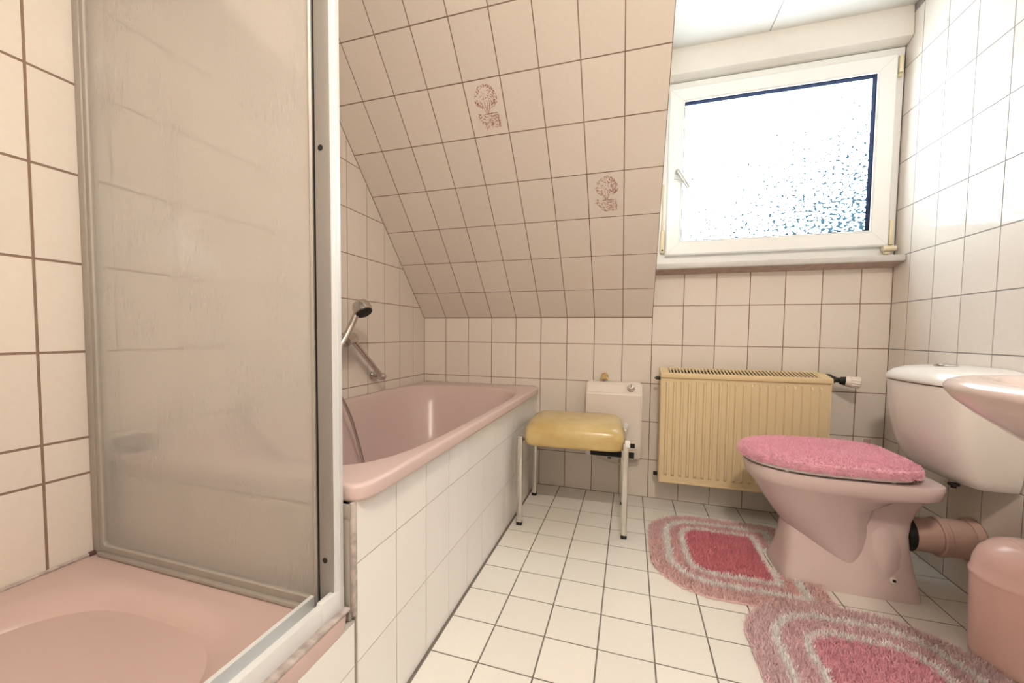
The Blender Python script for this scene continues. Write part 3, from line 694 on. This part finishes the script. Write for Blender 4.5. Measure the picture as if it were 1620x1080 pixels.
# cushion: loft along the width, waterfall edges, slight sag
sc_ = Vector((0.9695, -0.336, 0)); RM = Matrix.Rotation(ang, 3, 'Z')
hw, hd_ = 0.217, 0.194
R = []
NZ = [(0.364, .93, .97), (0.367, .975, .992), (0.378, .995, 1.0), (0.395, 1.0, 1.0), (0.420, .992, .992), (0.442, .965, .965), (0.458, .915, .90), (0.468, .83, .78), (0.4725, .65, .55), (0.474, .3, .25)]
for z, kx, ky in NZ:
    ring = sring(0, 0, z, hw * kx, hd_ * ky, 9 if z < .45 else 7, 80)
    ring = [(x, y, z - 0.012 * max(0, abs(y) / hd_ - 0.3) * (1 if z > .4 else 0)) for x, y, z in ring]
    R.append([RM @ Vector(p) + sc_ for p in ring])
MB().loft(R, True, True).make('seat_cushion', VINYL, st_, 60)
for (x, y) in (LG[1], LG[3]):
    MB().box(x - 0.004, x + 0.016, y - 0.011, y + 0.011, 0.385, 0.412, 0.003, rz=ang).make('leg_bracket', PVC, st_)

# ------------------------------------------------------------------ toilet
TY = -0.526
wc = thing('toilet', (1.92, TY, 0.0), 'pink floor-standing toilet with white cistern against the right wall', 'toilet')
def egg(z, xf, xb, hw, n=2.3, nb=None, cxf=0.45, N=80):
    """ring: front half elliptical toward -x, back squarer"""
    cxx = xf + (xb - xf) * cxf; out = []
    for k in range(N):
        t = 2 * PI * k / N; c, s_ = math.cos(t), math.sin(t)
        e = n if c < 0 else (nb or n)
        x = spw(c, 2 / e); y = spw(s_, 2 / e)
        out.append((cxx + x * ((cxx - xf) if x < 0 else (xb - cxx)), TY + y * hw, z))
    return out
# bowl with rim band
R = [egg(0.392, 1.66, 2.10, 0.145, 2.2, 4, .5), egg(0.396, 1.632, 2.13, 0.170, 2.2, 6, .5), egg(0.394, 1.622, 2.14, 0.179, 2.2, 7, .5), egg(0.386, 1.620, 2.142, 0.181, 2.2, 7, .5),
     egg(0.352, 1.630, 2.136, 0.178, 2.2, 6.5, .5), egg(0.340, 1.636, 2.120, 0.170, 2.2, 5, .5), egg(0.325, 1.650, 2.06, 0.158, 2.2, 3.2, .5), egg(0.28, 1.678, 2.01, 0.140, 2.2, 2.4, .5),
     egg(0.22, 1.718, 2.00, 0.120, 2.2, 2.2, .5), egg(0.16, 1.765, 2.005, 0.106, 2.2, 2.2, .5), egg(0.115, 1.815, 2.00, 0.101, 2.1, 2.1, .5), egg(0.085, 1.86, 1.985, 0.098, 2, 2, .5), egg(0.06, 1.90, 1.965, 0.085, 2, 2, .5)]
MB().loft(R, True, True).make('bowl', WC_PINK, wc, 60)
# pedestal: foot flare, waist, rear column up to the shelf
R = [egg(0.0, 1.728, 2.118, 0.124, 5, 9, .35), egg(0.012, 1.728, 2.118, 0.124, 5, 9, .35), egg(0.03, 1.733, 2.114, 0.119, 4.6, 9, .35), egg(0.08, 1.744, 2.108, 0.103, 4, 8, .35), egg(0.14, 1.750, 2.104, 0.086, 3.4, 6, .35),
     egg(0.19, 1.752, 2.104, 0.078, 3, 5, .35), egg(0.24, 1.765, 2.108, 0.078, 3, 5, .4), egg(0.29, 1.80, 2.118, 0.092, 3, 5, .5), egg(0.33, 1.85, 2.13, 0.115, 3, 5, .5), egg(0.352, 1.85, 2.138, 0.150, 3, 6, .5)]
MB().loft(R, True, True).make('pedestal', WC_PINK, wc, 60)
# trapway bulge on both flanks
for s_ in (-1, 1):
    R = []
    for (x, z, r, q) in ((1.995, 0.30, 0.012, .045), (2.00, 0.27, 0.045, .06), (2.01, 0.22, 0.060, .075), (2.02, 0.16, 0.066, .085), (2.025, 0.10, 0.064, .098), (2.02, 0.062, 0.052, .104), (2.015, 0.048, 0.02, .100)):
        R.append([(x + r * math.cos(2 * PI * k / 24), TY + s_ * q * 0.55 + s_ * abs(q * .48) * math.sin(2 * PI * k / 24), z) for k in range(24)])
    MB().loft(R, True, True).make('trapway', WC_PINK, wc, 60)
    MB().lathe([(0, 0), (.011, 0), (.012, .003), (.009, .005), (0, .005)], (2.035, TY + s_ * 0.1095, 0.062), (0, s_, 0.25), 20).make('floor_bolt_cap', HEATER, wc)
    MB().lathe([(0, 0), (.0045, 0), (.0045, .002), (0, .002)], (2.035, TY + s_ * 0.1143, 0.0632), (0, s_, 0.25), 12).make('bolt_hole', BLACK, wc)
# seat ring and lid
R = [egg(0.404, 1.628, 2.075, 0.172, 2.2, 4, .5), egg(0.402, 1.620, 2.080, 0.178, 2.2, 4, .5), egg(0.410, 1.616, 2.082, 0.181, 2.2, 4, .5), egg(0.416, 1.622, 2.080, 0.177, 2.2, 4, .5)]
MB().loft(R, True, True).make('seat', WC_WHITE, wc, 40)
for x, y in ((1.72, TY - .135), (1.72, TY + .135), (2.0, TY - .150), (2.0, TY + .150)):
    MB().lathe([(0, 0), (.006, 0), (.006, .010), (0, .010)], (x, y, 0.3935), (0, 0, 1), 12).make('seat_bumper', WC_WHITE, wc)
MB().box(2.075, 2.10, TY - 0.11, TY - 0.07, 0.395, 0.418, 0.006).make('seat_hinge', WC_WHITE, wc)
MB().box(2.075, 2.10, TY + 0.07, TY + 0.11, 0.395, 0.418, 0.006).make('seat_hinge', WC_WHITE, wc)
# cistern: D-shaped plan, narrower at the bottom
def cis(z, hw, xf, n=4.0, bow=0.0, N=80):
    out = []; xb = XR - 0.004
    for k in range(N):
        t = 2 * PI * k / N; c, s_ = math.cos(t), math.sin(t)
        e = n if c < 0 else 24
        x = spw(c, 2 / e); y = spw(s_, 2 / e)
        xm = (xf + xb) / 2
        b_ = bow * (1 - (y) ** 2) if x < 0 else 0
        out.append((xm + x * (xb - xm) - b_ * (-x if x < 0 else 0), TY + y * hw, z))
    return out
R = [cis(0.398, 0.158, 2.190, 4, .004), cis(0.403, 0.166, 2.180, 4.2, .006), cis(0.43, 0.174, 2.163, 4.6, .010), cis(0.48, 0.181, 2.145, 5, .014), cis(0.55, 0.187, 2.130, 5.2, .018), cis(0.64, 0.193, 2.119, 5.4, .022), cis(0.700, 0.195, 2.116, 5.4, .022)]
MB().loft(R, True, True).make('cistern', WC_WHITE, wc, 60)
R = [cis(0.702, 0.192, 2.119, 5.2, .022), cis(0.705, 0.199, 2.112, 5.2, .022), cis(0.712, 0.2005, 2.111, 5.0, .022), cis(0.724, 0.197, 2.115, 4.6, .022), cis(0.738, 0.186, 2.124, 4.0, .02), cis(0.750, 0.160, 2.142, 3.4, .016), cis(0.757, 0.110, 2.168, 3, .01), cis(0.759, 0.05, 2.19, 2.6, .0)]
lid = MB().loft(R, True, True).make('cistern_lid', WC_WHITE, wc, 60)
MB().lathe([(0, 0), (.030, 0), (.030, .004), (.026, .006), (.024, .004), (.022, .008), (0, .009)], (2.195, TY, 0.757), (0, 0, 1), 28).make('flush_button', CHROME, lid)
MB().lathe([(0, 0), (.014, 0), (.014, .006), (.007, .006), (.007, .014), (0, .014)], (2.175, TY - 0.10, 0.398), (0, 0, -1), 12).make('cistern_nut', BLACK, wc)

wp = thing('waste_pipe', (2.20, TY, 0.20), 'pinkish waste pipe from toilet pedestal to the right wall', 'pipe')
PZ = 0.185
MB().tube([(2.10, TY, PZ), (2.122, TY, PZ)], 0.058, 28).make('rubber_seal', BLACK, wp)
MB().tube([(2.120, TY, PZ), (2.205, TY, PZ)], 0.055, 32).make('connector', PIPE, wp)
MB().lathe([(0.050, 0), (.062, 0), (.065, .004), (.065, .018), (.061, .022), (.061, .075), (.061, .082), (0.05, .082)], (2.190, TY, PZ), (1, 0, 0.0), 32).make('socket', PIPE, wp)
MB().lathe([(0.050, 0), (.066, 0), (.070, .006), (.072, .020), (0.05, .020)], (2.270, TY, PZ), (1, 0, 0), 32).make('wall_collar', PIPE, wp)

# ------------------------------------------------------------------ piles: cover, rugs
def blades(pts, h, w, lean=0.6, seed=1):
    """pts: list of (position, normal); one slim triangle each"""
    rnd = random.Random(seed); v = []; f = []
    for p, n in pts:
        p = Vector(p); n = Vector(n)
        a = rnd.uniform(0, 2 * PI)
        t = n.orthogonal().normalized(); b = n.cross(t)
        d = t * math.cos(a) + b * math.sin(a)
        l = t * rnd.gauss(0, lean) + b * rnd.gauss(0, lean)
        hh = h * rnd.uniform(0.65, 1.25); ww = w * rnd.uniform(0.7, 1.2)
        tip = p + (n + l * 0.6).normalized() * hh
        k = len(v)
        v += [p - d * ww / 2, p + d * ww / 2, tip + d * ww * 0.22, tip - d * ww * 0.22]
        f.append((k, k + 1, k + 2, k + 3))
    return v, f

cover = thing('lid_cover', (1.85, TY, 0.416), 'fluffy bright pink cover on the closed toilet lid', 'lid cover')
CR = [egg(0.418, 1.624, 2.070, 0.176, 2.2, 4.5, .5), egg(0.414, 1.614, 2.082, 0.186, 2.2, 4.5, .5), egg(0.424, 1.608, 2.090, 0.190, 2.2, 4.5, .5), egg(0.440, 1.616, 2.086, 0.185, 2.2, 4.5, .5),
      egg(0.450, 1.645, 2.068, 0.160, 2.2, 4, .5), egg(0.454, 1.70, 2.02, 0.12, 2.2, 3.4, .5), egg(0.456, 1.78, 1.95, 0.06, 2.2, 2.4, .5)]
cb = MB().loft(CR, True, True).make('cover_base', PILE_COVER, cover, 60)
def sample_loft(rings, n, seed, skip=0):
    rnd = random.Random(seed); tris = []; acc = []; tot = 0
    N = len(rings[0])
    for i in range(skip, len(rings) - 1):
        for k in range(N):
            a, b, c, d = Vector(rings[i][k]), Vector(rings[i][(k + 1) % N]), Vector(rings[i + 1][(k + 1) % N]), Vector(rings[i + 1][k])
            for t in ((a, b, c), (a, c, d)):
                nn = (t[1] - t[0]).cross(t[2] - t[0]); ar = nn.length / 2
                if ar < 1e-12: continue
                tot += ar; tris.append((t, nn.normalized())); acc.append(tot)
    last = [Vector(p) for p in rings[-1]]; c = sum(last, Vector()) / N
    for k in range(N):
        t = (last[k], last[(k + 1) % N], c); nn = (t[1] - t[0]).cross(t[2] - t[0]); ar = nn.length / 2
        if ar < 1e-12: continue
        tot += ar; tris.append((t, nn.normalized())); acc.append(tot)
    import bisect
    out = []
    for _ in range(n):
        t, nn = tris[min(bisect.bisect(acc, rnd.random() * tot), len(tris) - 1)]
        u, w = rnd.random(), rnd.random()
        if u + w > 1: u, w = 1 - u, 1 - w
        out.append((t[0] + (t[1] - t[0]) * u + (t[2] - t[0]) * w, nn))
    return out
v, f = blades(sample_loft(CR, 26000, 5, 1), 0.009, 0.0022, 0.9, 6)
make('pile', v, f, PILE_COVER, cover, None, kind='stuff')

def rug(name, label, cxr, cyr, hx, hy, rad_, rot, zones, notch=None, n=36000, seed=3, hgt=0.017, rfun=None):
    rnd = random.Random(seed)
    root = thing(name, (cxr, cyr, 0.0), label, 'bath mat')
    cr, sr = math.cos(rot), math.sin(rot)
    def sdf(x, y):
        r = rfun(x, y) if rfun else rad_
        qx, qy = abs(x) - hx + r, abs(y) - hy + r
        return -(math.hypot(max(qx, 0), max(qy, 0)) + min(max(qx, qy), 0) - r)     # distance inward
    def inside(x, y):
        return sdf(x, y) > 0 and not (notch and notch(x, y))
    # backing: small cells
    cell = 0.010; v = []; f = []
    nx, ny = int(2 * hx / cell) + 1, int(2 * hy / cell) + 1
    W3 = lambda x, y, z: (cxr + x * cr - y * sr, cyr + x * sr + y * cr, z)
    for i in range(nx):
        for j in range(ny):
            x, y = -hx + i * cell, -hy + j * cell
            if inside(x + cell / 2, y + cell / 2):
                k = len(v)
                for zz in (0.001, 0.006):
                    v += [W3(x, y, zz), W3(x + cell, y, zz), W3(x + cell, y + cell, zz), W3(x, y + cell, zz)]
                f += [(k + 4, k + 5, k + 6, k + 7), (k, k + 1, k + 5, k + 4), (k + 1, k + 2, k + 6, k + 5), (k + 2, k + 3, k + 7, k + 6), (k + 3, k, k + 4, k + 7)]
    make('backing', v, f, zones[0][2], root)
    buckets = [[] for _ in zones]
    cnt = 0
    while cnt < n:
        x, y = rnd.uniform(-hx, hx), rnd.uniform(-hy, hy)
        if not inside(x, y): continue
        d = sdf(x, y) + rnd.gauss(0, 0.0015)
        for q, (nm, dmax, m) in enumerate(zones):
            if d < dmax: buckets[q].append((W3(x, y, 0.005), (0, 0, 1))); break
        cnt += 1
    for q, (nm, dmax, m) in enumerate(zones):
        v, f = blades(buckets[q], hgt * (1.12 if 'stripe' in nm else 1.0), 0.0032, 0.75, seed + q)
        make(nm, v, f, m, root, None, kind='stuff')
    return root
zones1 = [('outer_pile', 0.055, PILE_OUT), ('cream_stripe', 0.080, PILE_CREAM), ('middle_pile', 0.119, PILE_MID), ('cream_stripe', 0.141, PILE_CREAM), ('centre_pile', 9, PILE_DEEP)]
def notch1(x, y):
    yy_ = abs(y + 0.005)
    if x < 0.135: return False
    return yy_ < 0.128 and (x > 0.185 or (x - 0.185) ** 2 / 0.05 ** 2 + yy_ ** 2 / 0.128 ** 2 < 1)
rug('contour_mat', 'pink contour mat with cream stripes wrapped around the toilet foot', 1.565, -0.522, 0.268, 0.304, 0.2, 0.0, zones1, notch1, 38000, 11, rfun=lambda x, y: 0.21 if x < 0 else 0.05)
zones2 = [('outer_pile', 0.060, PILE_LILAC), ('cream_stripe', 0.082, PILE_CREAM), ('middle_pile', 0.135, PILE_LILAC2), ('cream_stripe', 0.155, PILE_CREAM), ('centre_pile', 9, PILE_LDEEP)]
rug('bath_mat', 'oval lilac-pink bath mat with cream stripes in the front near the bin', 1.822, -1.21, 0.286, 0.44, 0.22, 0.0, zones2, None, 52000, 21, rfun=lambda x, y: 0.23)

# ------------------------------------------------------------------ bin
bn = thing('waste_bin', (2.188, -0.872, 0.0), 'pink plastic waste bin with a domed swing lid beside the mat', 'waste bin')
bx, by = 2.188, -0.872
MB().lathe([(0, 0.002), (.088, 0.002), (.092, .006), (.094, .02), (.0985, .21), (.0985, .225), (0.09, .225)], (bx, by, 0), (0, 0, 1), 56, True, True).make('body', BIN_PINK, bn, 40)
MB().lathe([(.0955, 0.222), (.1010, .222), (.1020, .226), (.1010, .232), (.0985, .235), (.0955, .262), (.087, .288), (.070, .309), (.045, .323), (.02, .329), (0, .330)], (bx, by, 0), (0, 0, 1), 56, True, True).make('lid', BIN_PINK, bn, 40)
# flap line across the dome
arc = []
for k in range(25):
    t = -0.93 + 1.86 * k / 24
    y = 0.088 * t; x = -0.030
    rr_ = math.hypot(x, y)
    prof_ = [(.0955, .262), (.087, .288), (.070, .309), (.045, .323), (.02, .329), (0, .330)]
    z = .262
    for (ra, za), (rb, zb) in zip(prof_, prof_[1:]):
        if rb <= rr_ <= ra: z = za + (zb - za) * (ra - rr_) / (ra - rb)
    arc.append((bx + x, by + y, z + 0.0005))
MB().tube(arc, 0.0014, 6).make('flap_edge', BIN_PINK, bn)

# ------------------------------------------------------------------ wash basin at the right edge
bs = thing('wash_basin', (2.10, -1.40, 0.56), 'pink ceramic wash basin jutting in from the right wall', 'wash basin')
BY = -1.402
def bring(z, xf, hw, n=2.7, xb=XR - 0.003, N=96, nb=9):
    xm = xb - 0.17 if xb - xf > 0.2 else (xf + xb) / 2
    out = []
    for k in range(N):
        t = 2 * PI * k / N; c, s_ = math.cos(t), math.sin(t)
        e = n if c < 0 else nb
        x = spw(c, 2 / e); y = spw(s_, 2 / e)
        out.append((xm + x * ((xm - xf) if x < 0 else (xb - xm)), BY + y * hw, z))
    return out
R = [bring(0.545, 2.08, 0.11, 2.4), bring(0.575, 2.00, 0.16, 2.4), bring(0.62, 1.93, 0.21, 2.5), bring(0.67, 1.86, 0.262, 2.6), bring(0.712, 1.803, 0.30, 2.6), bring(0.736, 1.776, 0.318, 2.6), bring(0.750, 1.766, 0.325, 2.6), bring(0.760, 1.764, 0.326, 2.6),
     bring(0.768, 1.769, 0.322, 2.6), bring(0.773, 1.782, 0.312, 2.6), bring(0.773, 1.805, 0.294, 2.6)]
inn = lambda z, xf, hw, xb, n: bring(z, xf, hw, n, xb, 96, 3)
R += [inn(0.769, 1.848, 0.258, 2.165, 2.5), inn(0.758, 1.860, 0.246, 2.155, 2.4), inn(0.70, 1.905, 0.21, 2.14, 2.4), inn(0.65, 1.95, 0.16, 2.12, 2.3), inn(0.63, 2.0, 0.08, 2.08, 2.2)]
MB().loft(R, True, True).make('bowl', BASIN_PINK, bs, 60)
mb = MB()
pl = [(2.200, BY + 0.296), (2.215, BY + 0.300), (XR - 0.004, BY + 0.300), (XR - 0.004, BY - 0.300), (2.215, BY - 0.300), (2.200, BY - 0.296)]
mb.box(2.19, XR - 0.004, BY - 0.314, BY + 0.314, 0.755, 0.787, 0.010, 3).make('back_ledge', BASIN_PINK, bs)

# ------------------------------------------------------------------ ceiling lamp behind the camera
lp = thing('ceiling_lamp', (1.40, -2.40, ZC), 'round warm ceiling lamp', 'lamp')
MB().lathe([(0, 0), (.11, 0), (.115, -.012), (.11, -.025), (0, -.025)], (1.40, -2.40, ZC), (0, 0, 1), 40).make('lamp_base', PVC, lp)
MB().lathe([(0, -.026), (.10, -.026), (.105, -.045), (.09, -.075), (.055, -.095), (0, -.102)], (1.40, -2.40, ZC), (0, 0, 1), 40).make('lamp_globe', LAMP_GLOW, lp)
